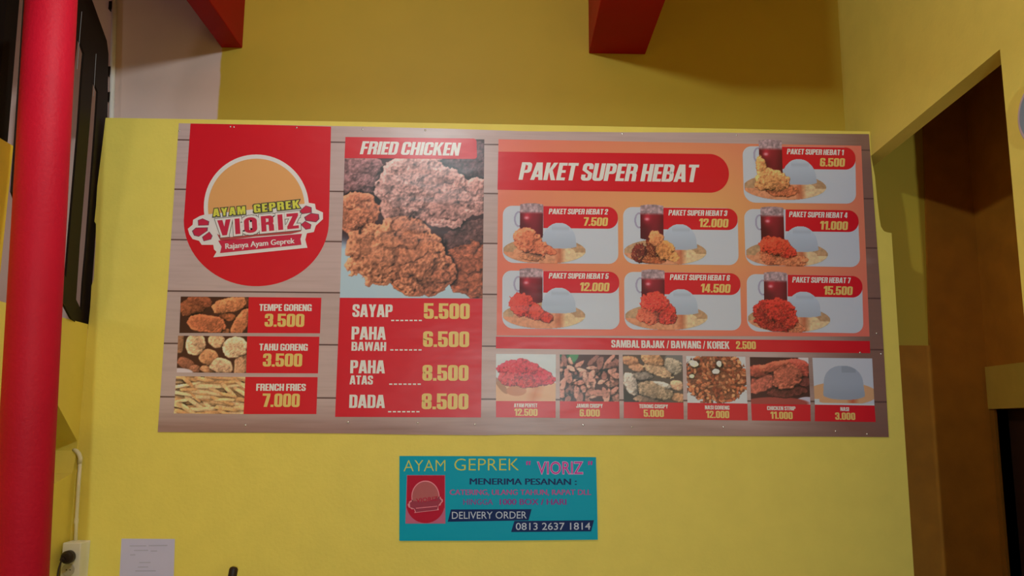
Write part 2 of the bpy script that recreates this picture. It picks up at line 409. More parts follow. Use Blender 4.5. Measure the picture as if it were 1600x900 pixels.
def swell(p, d):                             # push the sides of a convex outline outwards
    n = len(p); ar = sum(p[i][0]*p[(i+1) % n][1] - p[(i+1) % n][0]*p[i][1] for i in range(n)); sg = 1 if ar > 0 else -1; out = []
    for i in range(n):
        a, b_, c = (np.array(p[j % n]) for j in (i-1, i, i+1)); u, v = b_-a, c-b_
        nu = np.array([u[1], -u[0]])*sg/(np.linalg.norm(u)+1e-9); nv = np.array([v[1], -v[0]])*sg/(np.linalg.norm(v)+1e-9)
        m_ = nu+nv; l = max(m_@m_, .5); out.append(tuple(b_ + m_*(2*d/l)))
    return out
class Sheet:
    """flat printed shapes lying on a wall-parallel plane"""
    def __init__(s, y): s.y = y; s.polys = []
    def pt(s, x, y): q = aty(x, y, 0.0); return np.array([q[0], s.y, q[2]])
    def poly(s, pts): s.polys.append([s.pt(*p) for p in pts]); return s
    def text(s, body, a, b, cap, shear=0.0, font='impact', offset=0.0, gap=.04, grow=0.0, bold=0.0):
        polys, w = impact(body, gap) if font == 'impact' else bfont(body, offset)
        if bold: polys = [[(u+d, v) for u, v in q] for d in (-bold, 0, bold) for q in polys]
        A_, B_ = s.pt(*a), s.pt(*b); e = B_-A_; L = np.linalg.norm(e); e /= L
        up = np.array([-e[2], 0, e[0]])
        px = np.linalg.norm(s.pt(a[0]+1, a[1]) - A_)
        sx, sy = L/w, cap*px
        for i, p in enumerate(polys):
            o = np.array([0, -3e-5*(i % 9), 0]) if font == 'impact' else 0   # strokes of one letter overlap: keep them from being coplanar
            q = [(u*sx + shear*v*sy, v*sy) for u, v in p]
            if grow: q = swell(q, grow*px)
            if bold: o = np.array([0, -2e-5*(i*3//len(polys)), 0])
            s.polys.append([A_ + e*u + up*v + o for u, v in q])
        return s
    def build(s, name, mat, parent, label=None):
        V = []; Fc = []
        for p in s.polys:
            n = len(V); V += p
            area = sum(p[i][0]*p[(i+1) % len(p)][2] - p[(i+1) % len(p)][0]*p[i][2] for i in range(len(p)))
            ids = list(range(n, n+len(p))); Fc.append(ids if area > 0 else ids[::-1])
        o = mesh_obj(name, V, Fc, mat, parent)
        if label: o['label'] = label
        return o
def lerp(a, b, t): return (a[0]+(b[0]-a[0])*t, a[1]+(b[1]-a[1])*t)
def rrect(tl, tr, br, bl, r, n=6):
    """rounded quad outline in picture coordinates; r per corner tl,tr,br,bl"""
    if not isinstance(r, (tuple, list)): r = (r,)*4
    C_ = [tl, tr, br, bl]; out = []
    for i in range(4):
        c, pv, nx = np.array(C_[i], float), np.array(C_[i-1], float), np.array(C_[(i+1) % 4], float)
        if r[i] <= 0: out.append(tuple(c)); continue
        a = (pv-c)/np.linalg.norm(pv-c); b_ = (nx-c)/np.linalg.norm(nx-c); o = c + (a+b_)*r[i]
        for k in range(n+1):
            t = k/n*math.pi/2; out.append(tuple(o - b_*r[i]*math.cos(t) - a*r[i]*math.sin(t)))
    return out
def circle(cx, cy, rx, ry=None, n=48): 
    ry = ry or rx; return [(cx+rx*math.cos(2*math.pi*k/n), cy+ry*math.sin(2*math.pi*k/n)) for k in range(n)]

# ---------------------------------------------------------------- printed pictures, painted in code
RNG = np.random.default_rng(7)
def vnoise(h, w, cell, oct=3):
    out = np.zeros((h, w)); amp = 1; tot = 0
    for o in range(oct):
        c = max(cell/(2**o), 1.0); gh, gw = int(h/c)+3, int(w/c)+3; g = RNG.random((gh, gw))
        y = np.arange(h)/c; x = np.arange(w)/c; yi = y.astype(int); xi = x.astype(int)
        fy = (y-yi)[:, None]; fx = (x-xi)[None]; fy = fy*fy*(3-2*fy); fx = fx*fx*(3-2*fx)
        a = g[yi][:, xi]; b_ = g[yi][:, xi+1]; c_ = g[yi+1][:, xi]; d_ = g[yi+1][:, xi+1]
        out += amp*((a*(1-fx)+b_*fx)*(1-fy)+(c_*(1-fx)+d_*fx)*fy); tot += amp; amp *= .55
    return out/tot
def worley(h, w, cell, warp=.7):
    ys, xs = np.mgrid[0:h, 0:w].astype(float)
    xs += (vnoise(h, w, cell*.9, 3)-.5)*2*warp*cell; ys += (vnoise(h, w, cell*.9, 3)-.5)*2*warp*cell; n = max(4, int(h*w/(cell*cell)))
    px, py = RNG.random(n)*w, RNG.random(n)*h; d = np.full((h, w), 1e9)
    for a, b_ in zip(px, py): d = np.minimum(d, (xs-a)**2+(ys-b_)**2)
    return np.clip(1-np.sqrt(d)/(cell*.75), 0, 1)
def blur(a, r):
    r = int(max(1, r)); p = np.pad(a, r, mode='edge'); k = 2*r+1
    c = np.cumsum(np.vstack([np.zeros((1, p.shape[1])), p]), 0); p = (c[k:]-c[:-k])/k
    c = np.cumsum(np.hstack([np.zeros((p.shape[0], 1)), p]), 1); return (c[:, k:]-c[:, :-k])/k
class Pic:
    """w x h picture with s samples per photo pixel"""
    def __init__(p, w, h, s=1.0, bg=(200, 195, 200)):
        p.s = s; p.w, p.h = int(w*s)+1, int(h*s)+1
        p.rgb = np.ones((p.h, p.w, 3))*np.array(bg, float); p.mask = np.ones((p.h, p.w), bool)
        p.Y, p.X = np.mgrid[0:p.h, 0:p.w].astype(float)/s
    def paint(p, m, c):
        m = np.clip(m, 0, 1)[..., None]; p.rgb = p.rgb*(1-m) + np.asarray(c, float)*m
    def ell(p, cx, cy, rx, ry, a=0):
        c, s = math.cos(a), math.sin(a); x, y = p.X-cx, p.Y-cy
        return np.sqrt(((x*c+y*s)/rx)**2 + ((-x*s+y*c)/ry)**2)
    def soft(p, d, r): return np.clip((1-d)*r*p.s + .5, 0, 1)
    def heap(p, items, lump=4, amp=1.4, fine=1.0, warp=.16, lo=.35, contrast=1.0, crumb=None, sq=2.0):
        """items: (cx, cy, rx, ry, angle, base, height, colour)"""
        h, w = p.h, p.w; Hm = np.full((h, w), -1e3); colr = p.rgb.copy(); any_ = np.zeros((h, w), bool)
        soft_ = np.clip(vnoise(h, w, lump*4*p.s, 2)*2.6-.7, .25, 1)       # smooth and crusty areas
        wl = np.sqrt(worley(h, w, lump*1.7*p.s))*.75 + worley(h, w, lump*.85*p.s)*.45*soft_ + (1-abs(vnoise(h, w, lump*1.5*p.s, 3)*2-1))*.6; fn = (vnoise(h, w, 2.2*p.s, 2)-.5)*soft_
        wp = (vnoise(h, w, lump*1.6*p.s, 3)-.5)*2*warp
        for cx, cy, rx, ry, a, base, hg, c in items:
            c_, s_ = math.cos(a), math.sin(a); x, y = p.X-cx, p.Y-cy
            u, v = abs((x*c_+y*s_)/rx), abs((-x*s_+y*c_)/ry)
            d = (u**sq+v**sq)**(1/sq) + wp
            z = base + hg*np.sqrt(np.clip(1-d*d, 0, 1)) + amp*wl + fine*fn
            z = np.where(d < 1, z, -1e3); m = z > Hm
            colr[m] = np.asarray(c, float); Hm = np.maximum(Hm, z); any_ |= d < 1
        zmin = Hm[any_].min() if any_.any() else 0
        Hf = np.where(any_, Hm, zmin); gy, gx = np.gradient(Hf*p.s)
        nz = 1/np.sqrt(1+(gx*.55)**2+(gy*.55)**2); lam = np.clip((.45*gx*.55+.62*gy*.55*1+.72)*nz, 0, 1.3)
        cav = np.clip((Hf-blur(Hf, 4*p.s))*.16, -.5, .3) + np.clip((Hf-blur(Hf, 12*p.s))*.05, -.4, .2)
        sh = np.clip(lo + (1-lo)*lam*1.12 + cav*contrast, .16, 1.35)
        spk = 1 + (vnoise(h, w, 1.6*p.s, 2)-.5)*.22
        tone = 1 + (vnoise(h, w, lump*3*p.s, 3)-.5)*.3
        new = colr*(sh*spk*tone)[..., None];
        if crumb is not None:
            cm = (worley(h, w, lump*1.3*p.s) > .72); new[cm] = new[cm]*.45 + np.asarray(crumb, float)*.55
        edge = blur(any_.astype(float), 1)[..., None]
        p.rgb = np.where(any_[..., None], new*edge + p.rgb*(1-edge), p.rgb); return any_
    def build(p, name, tl, tr, br, bl, y, parent, label=None, k=.66):
        c = [aty(*q, 0.0) for q in (tl, tr, br, bl)]
        U, V = np.meshgrid(np.linspace(0, 1, p.w), np.linspace(0, 1, p.h)); U = U[..., None]; V = V[..., None]
        pos = (c[0]*(1-U)+c[1]*U)*(1-V) + (c[3]*(1-U)+c[2]*U)*V; pos[..., 1] = y
        idx = np.arange(p.h*p.w).reshape(p.h, p.w)
        ok = p.mask[:-1, :-1] & p.mask[1:, :-1] & p.mask[:-1, 1:] & p.mask[1:, 1:]
        q = np.stack([idx[1:, :-1], idx[1:, 1:], idx[:-1, 1:], idx[:-1, :-1]], -1)[ok]
        used = np.unique(q); rm = np.full(p.h*p.w, -1); rm[used] = np.arange(len(used)); q = rm[q]
        me = bpy.data.meshes.new(name); nv, nf = len(used), len(q)
        me.vertices.add(nv); me.vertices.foreach_set('co', pos.reshape(-1, 3)[used].astype(np.float32).ravel())
        me.loops.add(nf*4); me.loops.foreach_set('vertex_index', q.astype(np.int32).ravel())
        me.polygons.add(nf); me.polygons.foreach_set('loop_start', np.arange(0, nf*4, 4, dtype=np.int32)); me.polygons.foreach_set('loop_total', np.full(nf, 4, np.int32))
        me.update(); at = me.color_attributes.new('ink', 'FLOAT_COLOR', 'POINT')
        col = alb(np.clip(p.rgb, 0, 255), k).reshape(-1, 3)[used]
        at.data.foreach_set('color', np.hstack([col, np.ones((nv, 1))]).astype(np.float32).ravel())
        o = link(name, me, M_PIC, parent)
        if label: o['label'] = label
        return o
M_PIC = mat_picture('printed_photograph')
def multi(c, n, f): return [f(i, c[i % len(c)]) for i in range(n)]

# ---------------------------------------------------------------- the menu banner
K = 1.0
M_PRED = mat_print('banner_red_ink', (188, 20, 36)); M_PWHITE = mat_print('banner_white_ink', (206, 202, 214))
M_CARD = mat_print('banner_pale_card', (178, 176, 178)); M_PGOLD = mat_print('banner_gold_ink', (216, 174, 100))
M_PGREEN = mat_print('banner_lime_ink', (190, 190, 72)); M_PLINE = mat_print('banner_dark_ink', (70, 66, 50))
M_PORANGE = mat_print('banner_orange_disc', (208, 148, 92)); M_PCREAM = mat_print('banner_cream_ink', (216, 192, 178))
M_PRASP = mat_print('banner_raspberry_ink', (178, 38, 66)); M_PMUD = mat_print('banner_muted_red', (160, 66, 66))

m = bpy.data.materials.new('printed_wood_planks'); nt, b = nodes(m)
p = position(nt, (1, 1, 1)); sx = N(nt, 'ShaderNodeSeparateXYZ'); nt.links.new(p, sx.inputs[0])
Z0 = float(aty(270, 296)[2]); PIT = (float(aty(270, 296)[2])-float(aty(250, 620)[2]))/4
q = math_(nt, 'DIVIDE', math_(nt, 'SUBTRACT', sx.outputs[2], Z0), PIT)
fr = math_(nt, 'FRACT', math_(nt, 'ADD', q, 100.5)); dist = math_(nt, 'ABSOLUTE', math_(nt, 'SUBTRACT', fr, .5))
seam = ramp(nt, dist, .020, .008)
plank = math_(nt, 'FLOOR', math_(nt, 'ADD', q, 100.0))
pv = N(nt, 'ShaderNodeTexWhiteNoise', noise_dimensions='1D'); nt.links.new(plank, pv.inputs['W'])
gr = noise(nt, position(nt, (1.2, 1, 26)), 2.4, 6); g2 = noise(nt, position(nt, (.7, 1, 5)), 1.8, 3)
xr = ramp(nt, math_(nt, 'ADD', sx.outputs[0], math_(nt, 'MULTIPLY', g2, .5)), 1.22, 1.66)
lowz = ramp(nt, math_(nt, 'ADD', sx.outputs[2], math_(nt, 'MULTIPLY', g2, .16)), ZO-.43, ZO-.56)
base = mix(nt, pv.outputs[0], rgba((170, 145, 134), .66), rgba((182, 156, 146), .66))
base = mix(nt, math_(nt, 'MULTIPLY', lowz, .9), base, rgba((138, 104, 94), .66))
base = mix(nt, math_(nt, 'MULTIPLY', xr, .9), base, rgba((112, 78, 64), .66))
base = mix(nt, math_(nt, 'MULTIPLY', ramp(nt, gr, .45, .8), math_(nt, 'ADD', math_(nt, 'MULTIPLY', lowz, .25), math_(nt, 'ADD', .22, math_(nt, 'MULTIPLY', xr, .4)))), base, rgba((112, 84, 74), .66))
base = mix(nt, seam, base, rgba((84, 58, 52), .66))
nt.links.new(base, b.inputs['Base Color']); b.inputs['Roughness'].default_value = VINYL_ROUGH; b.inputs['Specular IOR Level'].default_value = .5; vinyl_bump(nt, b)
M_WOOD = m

bc = aty(818, 679)
BAN = thing('menu_banner', 'wide printed vinyl menu banner with food photos and prices on the yellow wall', 'banner', (float(bc[0]), 0, float(bc[2])))
YB = -.004
def L(n): return YB - .0005*n
bot_edge = [(247, 675), (300, 675.5), (420, 676), (560, 677.5), (640, 679), (760, 680), (800, 679), (960, 680), (1100, 681), (1250, 682), (1388, 683)]
top_edge = [(1357, 210), (1250, 209), (1100, 207.5), (960, 207), (820, 205.5), (700, 201.5), (560, 198), (420, 195.5), (280, 193)]
bm = bmesh.new()
def q3(x, y, yy): 
    a = aty(x, y, 0.0); return (float(a[0]), yy, float(a[2]))
add_prism(bm, [q3(x, y, YB) for x, y in bot_edge + [(1374, 440)] + top_edge + [(264, 430)]], (0, .003, 0))
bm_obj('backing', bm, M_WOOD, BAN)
BAN.location.y = 0
# tacks along the hems
bm = None
M_TACK = mat_plain('steel_tack', (225, 222, 220), .22, .6, metal=.8)
for x, y in ((360.5, 198.5), (366, 199), (464, 200), (567, 202.5), (664.5, 204), (972, 209.5), (1150, 212), (384, 664), (544, 659.5), (653, 660.5), (742, 663), (911, 664), (987, 667), (1130, 667), (1305, 673.5), (1354, 678), (1343, 551), (1376, 553), (1369, 521), (281, 205)):
    c = aty(x, y, 0.0); bm = bmesh.new()
    bmesh.ops.create_uvsphere(bm, u_segments=10, v_segments=6, radius=.0042, matrix=Matrix.Translation((c[0], YB-.001, c[2])) @ Matrix.Diagonal((1, .6, 1, 1)))
    bm_obj('tack', bm, M_TACK, BAN, smooth=True)

# --- emblem
arc = [(401+113.3*math.cos(t), 345+102.5*math.sin(t)) for t in np.linspace(0, math.pi, 40)]
emb = Sheet(L(1)).poly([(298.2, 193.6), (408, 195.4), (517.6, 198.4)] + arc).build('emblem', M_PRED, BAN, 'red round-bottomed emblem')
splat = [(320,336),(313,338),(302.5,344),(301.7,351.7),(294.2,358),(296.7,366.7),(301.7,374),(311.7,376.7),(315.8,383),(334,383),(335,390),(339,394),(334,402.5),(480.8,387.5),(479,381),(477.5,375),(480,365),(490.8,363),(494,353),(505,343),(505,332.5),(494,327.5),(492.5,319),(483,317.5),(476,319)]
def cap_disc(r): return [q for q in circle(401, 324, r, n=72) if q[1] < 374]
Sheet(L(2)).poly(cap_disc(82)).build('emblem_disc_rim', M_PCREAM, emb)
Sheet(L(3)).poly(cap_disc(75.5)).build('emblem_disc', M_PORANGE, emb)
Sheet(L(4)).poly(splat).build('emblem_splash', M_PCREAM, emb)
fs = lambda l: [(280+x/6, 300+y/6) for x, y in l]
fing = [fs(l) for l in ([(185,270),(225,255),(280,280),(275,312),(188,315)], [(133,370),(165,342),(265,340),(262,368),(225,393),(190,417),(150,408)], [(225,425),(285,380),(312,415),(300,445),(238,460)],
        [(1140,178),(1190,135),(1238,150),(1240,195),(1150,207)], [(1183,240),(1240,205),(1305,215),(1310,255),(1282,282),(1195,270)], [(1148,310),(1185,280),(1237,310),(1230,345),(1190,352)])]
s = Sheet(L(5)); s2 = Sheet(L(6))
for f in fing:
    c = np.mean(f, 0); s.poly([tuple(c+(np.array(q)-c)*1.14) for q in f]); s2.poly([tuple(c+(np.array(q)-c)*.98) for q in f])
# ribbon
s2.poly([(341.7,376.5),(472.5,365.8),(470,374),(471.5,383),(344.5,396),(347,386)])
s.build('emblem_outline', mat_print('banner_plum_line', (110, 60, 80)), emb); s2.build('emblem_ribbon', M_PRASP, emb)
s = Sheet(L(6)); s.poly([(340,366),(352,372),(462,360),(470,352),(471,362),(455,366),(400,370),(356,376),(345,376)]).build('emblem_shadow', M_PMUD, emb)
Sheet(L(7)).text('Rajanya Ayam Geprek', (353.3, 389.5), (460.8, 380.6), 8.6, font='b', bold=.05).build('emblem_motto', M_PCREAM, emb)
def outlined(body, a, b, cap, nm, layers, **kw):
    for l, g_, mt, suffix in layers: Sheet(L(l)).text(body, a, b, cap, grow=g_, **kw).build(nm+suffix, mt, emb)
outlined('VIORIZ', (342, 369), (467.5, 357), 24.5, 'emblem_name', ((7, 4.2, M_PLINE, '_edge'), (8, 3.4, M_PCREAM, '_outline'), (9, .3, M_PRASP, '')), gap=.2)
outlined('AYAM', (334, 339.3), (384.5, 335), 12.5, 'emblem_word', ((10, 1.5, M_PLINE, '_outline'), (11, .1, M_PGREEN, '')), gap=.16)
outlined('GEPREK', (398, 333.3), (469.5, 325.7), 13, 'emblem_word', ((10, 1.5, M_PLINE, '_outline'), (11, .1, M_PGREEN, '')), gap=.16)

# --- side dishes (left column)
def tile_label(quad, lines, parent_name='dish_label'):
    o = Sheet(L(1)).poly(quad).build(parent_name, M_PRED, BAN)
    for body, a, b, cap, mt, sh in lines: Sheet(L(2)).text(body, a, b, cap, shear=sh).build('lettering' if mt is M_PWHITE else 'price', mt, o)
    return o
tile_label([(389.2,464.4),(502.5,465.5),(500.3,521),(387.2,520.5)], [('TEMPE GORENG',(405.3,486),(487.2,486.3),10.8,M_PWHITE,0), ('3.500',(413.6,510.6),(475.5,511),20.6,M_PGOLD,0)])
tile_label([(386.7,525.5),(499.4,526.3),(497.2,583.6),(385,583)], [('TAHU GORENG',(405.3,547.8),(481.1,548.2),10.8,M_PWHITE,0), ('3.500',(410.8,572.8),(472.2,573.1),20.6,M_PGOLD,0)])
tile_label([(383.9,589),(496.7,589.4),(494.7,647),(381,647)], [('FRENCH FRIES',(400.6,610.6),(478,610.8),11,M_PWHITE,0), ('7.000',(410,635.8),(468.3,636.2),21,M_PGOLD,0)])

P_ = Pic(107, 57, 1.4, (62, 32, 24))
P_.heap([(20,16,22,14,-.3,0,9,(140,78,52)), (95,8,16,10,.4,1,6,(120,66,44)), (76,13,27,12,-.22,6,8,(178,108,72)), (30,8,20,10,.1,2,8,(130,70,48)), (42,42,30,14,.12,8,9,(164,92,62)), (74,31,14,7,.2,3,6,(150,84,54)), (96,40,24,11,-1.0,7,8,(172,102,68)), (70,54,12,5,0,2,4,(150,90,60))], lump=3.2, amp=1.6, warp=.1, sq=2.6, lo=.45)
P_.build('dish_photo', (283,463.6), (389.2,464.4), (387.2,520.5), (280.8,520.5), L(1), BAN, 'printed photo of brown fried tempeh chunks')
P_ = Pic(107, 58, 1.4, (66, 34, 24))
P_.heap([(27,14,16,17,.2,6,9,(206,158,120)), (60,8,14,11,.3,4,9,(200,150,112)), (88,18,20,17,-.3,7,10,(212,166,128)), (48,34,15,13,.3,5,9,(178,120,84)), (68,47,18,12,.2,8,8,(206,158,122)), (99,46,12,20,0,4,8,(190,138,104)), (14,44,14,9,.4,0,6,(140,86,64)), (26,52,10,7,0,1,6,(150,96,72)), (2,12,9,16,0,1,6,(150,104,76)), (48,53,12,7,.3,4,5,(176,120,86))], lump=4.5, amp=1.6, warp=.12, sq=2.4, lo=.42)
P_.paint(P_.soft(P_.ell(3, 58, 22, 7), 5), (196, 176, 170))
P_.build('dish_photo', (278.9,524.7), (386.7,525.5), (385,583), (276.7,582), L(1), BAN, 'printed photo of pale fried tofu cubes')
P_ = Pic(109, 58, 1.4, (186, 134, 94))
random.seed(4); it = []
for i in range(150):
    a = random.choice((random.uniform(-.25, .35), random.uniform(.3, .9), random.uniform(-.1, .2)))
    it.append((random.uniform(-5,112), random.uniform(-2,60), random.uniform(14,26), random.uniform(2.8,4.2), a, random.uniform(0,7), 2.6, random.choice(((214,166,118),(206,154,104),(222,178,132),(198,146,100)))))
P_.heap(it, lump=3, amp=.3, fine=.3, warp=.04, sq=3.5, lo=.6, contrast=1.0)
P_.build('dish_photo', (275.6,587.8), (383.9,589), (381,647), (272.2,646), L(1), BAN, 'printed photo of pale french fries')

# --- fried chicken panel
P_ = Pic(220, 250, 1.15, (52, 36, 40))
P_.paint(np.clip((P_.Y-150)/25, 0, 1), (160, 176, 182))
P_.paint(P_.soft(P_.ell(120, 80, 160, 112), 6), (58, 38, 38))
P_.heap([(200,40,70,40,.3,-16,14,(92,66,68)), (24,60,44,40,.2,-6,16,(140,98,96)), (12,110,30,24,0,-8,12,(150,98,86)), (45,95,26,34,.2,-20,8,(84,58,58)),
  (205,205,50,44,.2,-8,18,(150,84,62)), (212,232,22,22,0,-2,12,(140,76,54)), (200,165,46,40,0,-14,14,(92,62,58)),
  (112,76,62,56,.1,6,24,(178,130,120)), (150,95,60,48,.4,6,22,(176,126,116)), (206,92,36,30,.2,4,18,(180,128,118)), (84,102,26,34,.3,8,14,(170,120,108)),
  (24,120,34,34,.3,10,16,(172,106,80)), (62,182,58,50,.35,14,24,(182,116,86)), (108,190,54,50,.1,14,26,(174,108,80)), (96,150,44,28,.1,12,18,(174,112,88)), (135,212,40,38,-.2,10,20,(160,96,72)), (60,222,14,10,0,10,8,(178,108,74)), (112,226,40,20,.1,8,14,(158,90,58))],
  lump=9, amp=6.0, fine=1.1, warp=.22, lo=.46, contrast=.8)
P_.build('dish_photo', (540,214.8), (756.8,218.3), (754,466.5), (531.3,465.6), L(1), BAN, 'printed photo of crispy fried chicken pieces on a plate')
hd = Sheet(L(2)).poly(rrect((540,214.6), (744.5,217), (745.5,249), (538.6,247.6), (0, 5, 5, 0))).build('heading_band', M_PRED, BAN)
Sheet(L(3)).text('FRIED CHICKEN', (562.3,241.6), (716.5,243.9), 21.3, shear=.19).build('lettering', M_PWHITE, hd)
pp = Sheet(L(2)).poly([(531.3,465.5),(753.9,466.8),(751.5,652.3),(523.9,651.4)]).build('price_panel', M_PRED, BAN)
for body, a, b, cap in (('SAYAP',(550.8,495.4),(613.3,495.8),20), ('PAHA',(549.3,530.8),(602.9,531.2),20.5), ('BAWAH',(549.3,548.2),(603.4,548.6),14), ('PAHA',(547.4,583.4),(601.5,583.6),20.5), ('ATAS',(546.4,600.7),(582.8,601),14), ('DADA',(545.8,637.3),(601.6,637.6),20.5)): Sheet(L(3)).text(body, a, b, cap).build('lettering', M_PWHITE, pp)
for body, a, b in (('5.500',(662.3,498.3),(733.8,498.8)), ('6.500',(660.9,542.2),(733,542.6)), ('8.500',(660,594.9),(732,595.2)), ('8.500',(658.8,639.4),(731.8,639.8))): Sheet(L(3)).text(body, a, b, 24.6).build('price', M_PGOLD, pp)
for x0, x1, y in ((611.4,661.6,500.8), (610,661.3,546.8), (608.3,660,600.2), (606.6,658,643.2)):
    n = 7; st = (x1-x0)/n; s = Sheet(L(3))
    for i in range(n): s.poly([(x0+st*i, y-.9), (x0+st*(i+.68), y-.9), (x0+st*(i+.68), y+1.2), (x0+st*i, y+1.2)])
    s.build('dotted_leader', M_PWHITE, pp)

# --- combo panel
P_ = Pic(575, 302, .35, (206, 112, 78))
d = np.clip(P_.ell(300, 120, 330, 190), 0, 1.3); t = np.clip((d-.1)/1.0, 0, 1)[..., None]
P_.rgb = np.array((208, 150, 94.))*(1-t) + np.array((204, 104, 90.))*t
P_.build('combo_panel', (778.8,218), (1345,228.3), (1358,526), (776,524.5), L(1), BAN, 'orange printed panel behind the seven meal cards')
tt = Sheet(L(2)).poly(rrect((778.6,237.5), (1138,241.4), (1139,302), (777.3,297), (0, 30, 30, 0), 12)).build('heading_band', M_PRED, BAN)
Sheet(L(3)).text('PAKET SUPER HEBAT', (810,281.4), (1087.5,285.2), 28.4, shear=.2).build('lettering', M_PWHITE, tt)

def combo(num, card, tag_, name_ab, price, price_ab, dy, dx=0):
    tl, tr, br, bl = card
    o = Sheet(L(2)).poly(rrect(tl, tr, br, bl, (14, 17.5, 15, 18))).build('meal_card', M_CARD, BAN)
    x0, yt0, yt1, x1 = tag_; k = (tr[1]-tl[1])/(tr[0]-tl[0])
    Sheet(L(3)).poly(rrect((x0, yt0), (x1, yt0+k*(x1-x0)), (x1+.6, yt1+k*(x1-x0)*.6), (x0, yt1-k*(x1-x0)*.4), (0, 16, 16, 0), 10)).build('meal_tag', M_PRED, o)
    Sheet(L(4)).text('PAKET SUPER HEBAT %d' % num, *name_ab, 8.8, shear=.16, gap=.05).build('lettering', M_PWHITE, o)
    Sheet(L(4)).text(price, *price_ab, 13.6, shear=.12).build('price', M_PGOLD, o)
    ox, oy = 4, 12; p = Pic(140, 110, 1.5); X, Y = p.X-ox-dx, p.Y-oy-dy
    p.mask[:] = False
    def E_(cx, cy, rx, ry, a=0): return p.ell(cx+ox+dx, cy+oy+dy, rx, ry, a)
    # plate
    m = E_(65, 70, 65, 20.5); inside = (m < 1); p.mask |= inside
    gr = vnoise(p.h, p.w, 6, 3); gx = np.clip((X+Y*.1-96)/2, 0, 1)[..., None]
    wood = np.array((196,132,98.))*(1-gx) + np.array((204,174,132.))*gx; wood = wood*(.86+.28*gr)[..., None]
    far = np.clip((.8-E_(65, 72, 60, 15))*6+.5, 0, 1)[..., None]; rim = np.array((178,140,104.))*(.8+.3*gr)[..., None]
    low = ((Y > 72) | (far[..., 0] > .5))[..., None]
    p.rgb = np.where(inside[..., None], np.where(low, wood, rim), p.rgb)
    dk = np.clip(1-abs(X-90)/9, 0, 1)*np.clip((Y-62)/6, 0, 1)*inside; p.paint(dk*.75, (164, 82, 56))
    # mug
    hd_ = (E_(25, 21, 8, 13) < 1) & (E_(25, 21, 4.5, 9.5) > 1) & (X < 27); p.mask |= hd_; p.rgb[hd_] = (150, 140, 150)
    yt = -4.5 + .0*X; curve = 2.2*((X-44.5)/18.5)**2
    mg = (X > 26) & (X < 63) & (Y > -4.5+curve) & (Y < 52-curve*1.2); p.mask |= mg
    u = np.clip((X-26)/37, 0, 1); gl = .62 + .55*np.exp(-((u-.3)/.16)**2)*np.exp(-((Y-17)/9)**2) + .3*np.exp(-((u-.6)/.3)**2)
    tea = np.array((134, 32, 46.)) * (gl*(1.12-.006*(Y)))[..., None]
    topc = np.array((168, 138, 136.))*(.62+.6*vnoise(p.h, p.w, 5, 2))[..., None]
    tb = np.clip((Y-9)/4, 0, 1)[..., None]; p.rgb = np.where(mg[..., None], topc*(1-tb)+tea*tb, p.rgb)
    hl = np.clip(1-E_(37, 19, 5, 3.4), 0, 1)*mg; p.paint(hl*1.2, (206, 130, 140))
    # rice dome
    rw = 24 + np.clip((Y-30)/34, 0, 1)*3.5; dm = (((np.abs(X-88)/rw)**2.1 + (np.clip(52-Y, 0, 99)/26)**2.2) < 1) & (Y < 62 + 4.5*np.sqrt(np.clip(1-((X-88)/28)**2, 0, 1)))
    p.mask |= dm; rv = 1 - .1*np.clip((Y-34)/30, 0, 1) - .07*np.exp(-((Y-35)/3)**2)*(abs(X-90) < 14); p.rgb = np.where(dm[..., None], np.array((168, 172, 172.))*rv[..., None], p.rgb)
    # chicken
    f = lambda l: [(cx+ox+dx, cy+oy+dy, rx, ry, a, b0, hg, c) for cx, cy, rx, ry, a, b0, hg, c in l]
    hp = {1: ([(30,40,9,18,-.2,2,8,(200,134,84)), (42,58,24,17,.1,4,11,(206,138,88)), (56,62,18,15,0,3,9,(200,130,84)), (62,76,26,10,0,1,6,(184,104,72)), (30,66,12,10,0,2,8,(196,128,84))], 3.2, 1.2, None),
          2: ([(38,54,23,19,.5,4,12,(200,108,78)), (52,62,22,13,.5,4,10,(196,106,76)), (72,69,13,7,.45,2,7,(184,92,64)), (46,78,20,9,.1,1,6,(190,122,88))], 3, 1.1, None),
          3: ([(26,72,15,15,.3,1,9,(98,38,30)), (46,66,12,20,-.1,2,9,(110,46,30)), (52,52,12,16,-.5,5,9,(190,116,76)), (64,66,16,15,.5,6,9,(192,122,72)), (76,76,12,9,.4,4,7,(196,128,78)), (44,80,22,9,.1,3,6,(150,78,48))], 3, 1.4, (214,150,96)),
          4: ([(48,58,26,15,.15,5,11,(196,62,44)), (64,66,18,12,.3,4,9,(190,54,42)), (40,74,18,14,.1,2,8,(190,104,74)), (72,82,26,11,-.1,3,7,(190,112,78)), (58,80,22,10,.1,3,6,(196,118,84))], 2.6, 1.3, (222,116,76)),
          5: ([(30,54,21,19,.4,5,12,(204,56,46)), (50,64,18,13,.5,5,10,(200,62,46)), (66,72,13,9,.45,4,8,(186,52,40)), (74,74,7,7,.3,4,5,(150,58,40))], 3, 1.1, None),
          6: ([(48,50,24,19,.2,6,12,(200,52,44)), (40,66,21,17,-.2,5,10,(196,84,62)), (64,64,17,18,.3,5,10,(190,50,42)), (70,72,12,10,0,4,6,(172,50,40))], 3, 1.2, (216,112,80)),
          7: ([(30,60,22,20,.2,3,8,(150,36,34)), (50,58,28,20,.2,5,10,(178,44,38)), (40,78,30,11,.2,3,7,(140,36,32)), (64,70,16,16,.3,4,8,(176,50,42)), (72,84,20,8,0,1,5,(184,112,80))], 2.8, 1.6, (206,96,70))}[num]
    p.mask |= p.heap(f(hp[0]), lump=hp[1], amp=hp[2], fine=.7, warp=.2, lo=.42, crumb=hp[3])
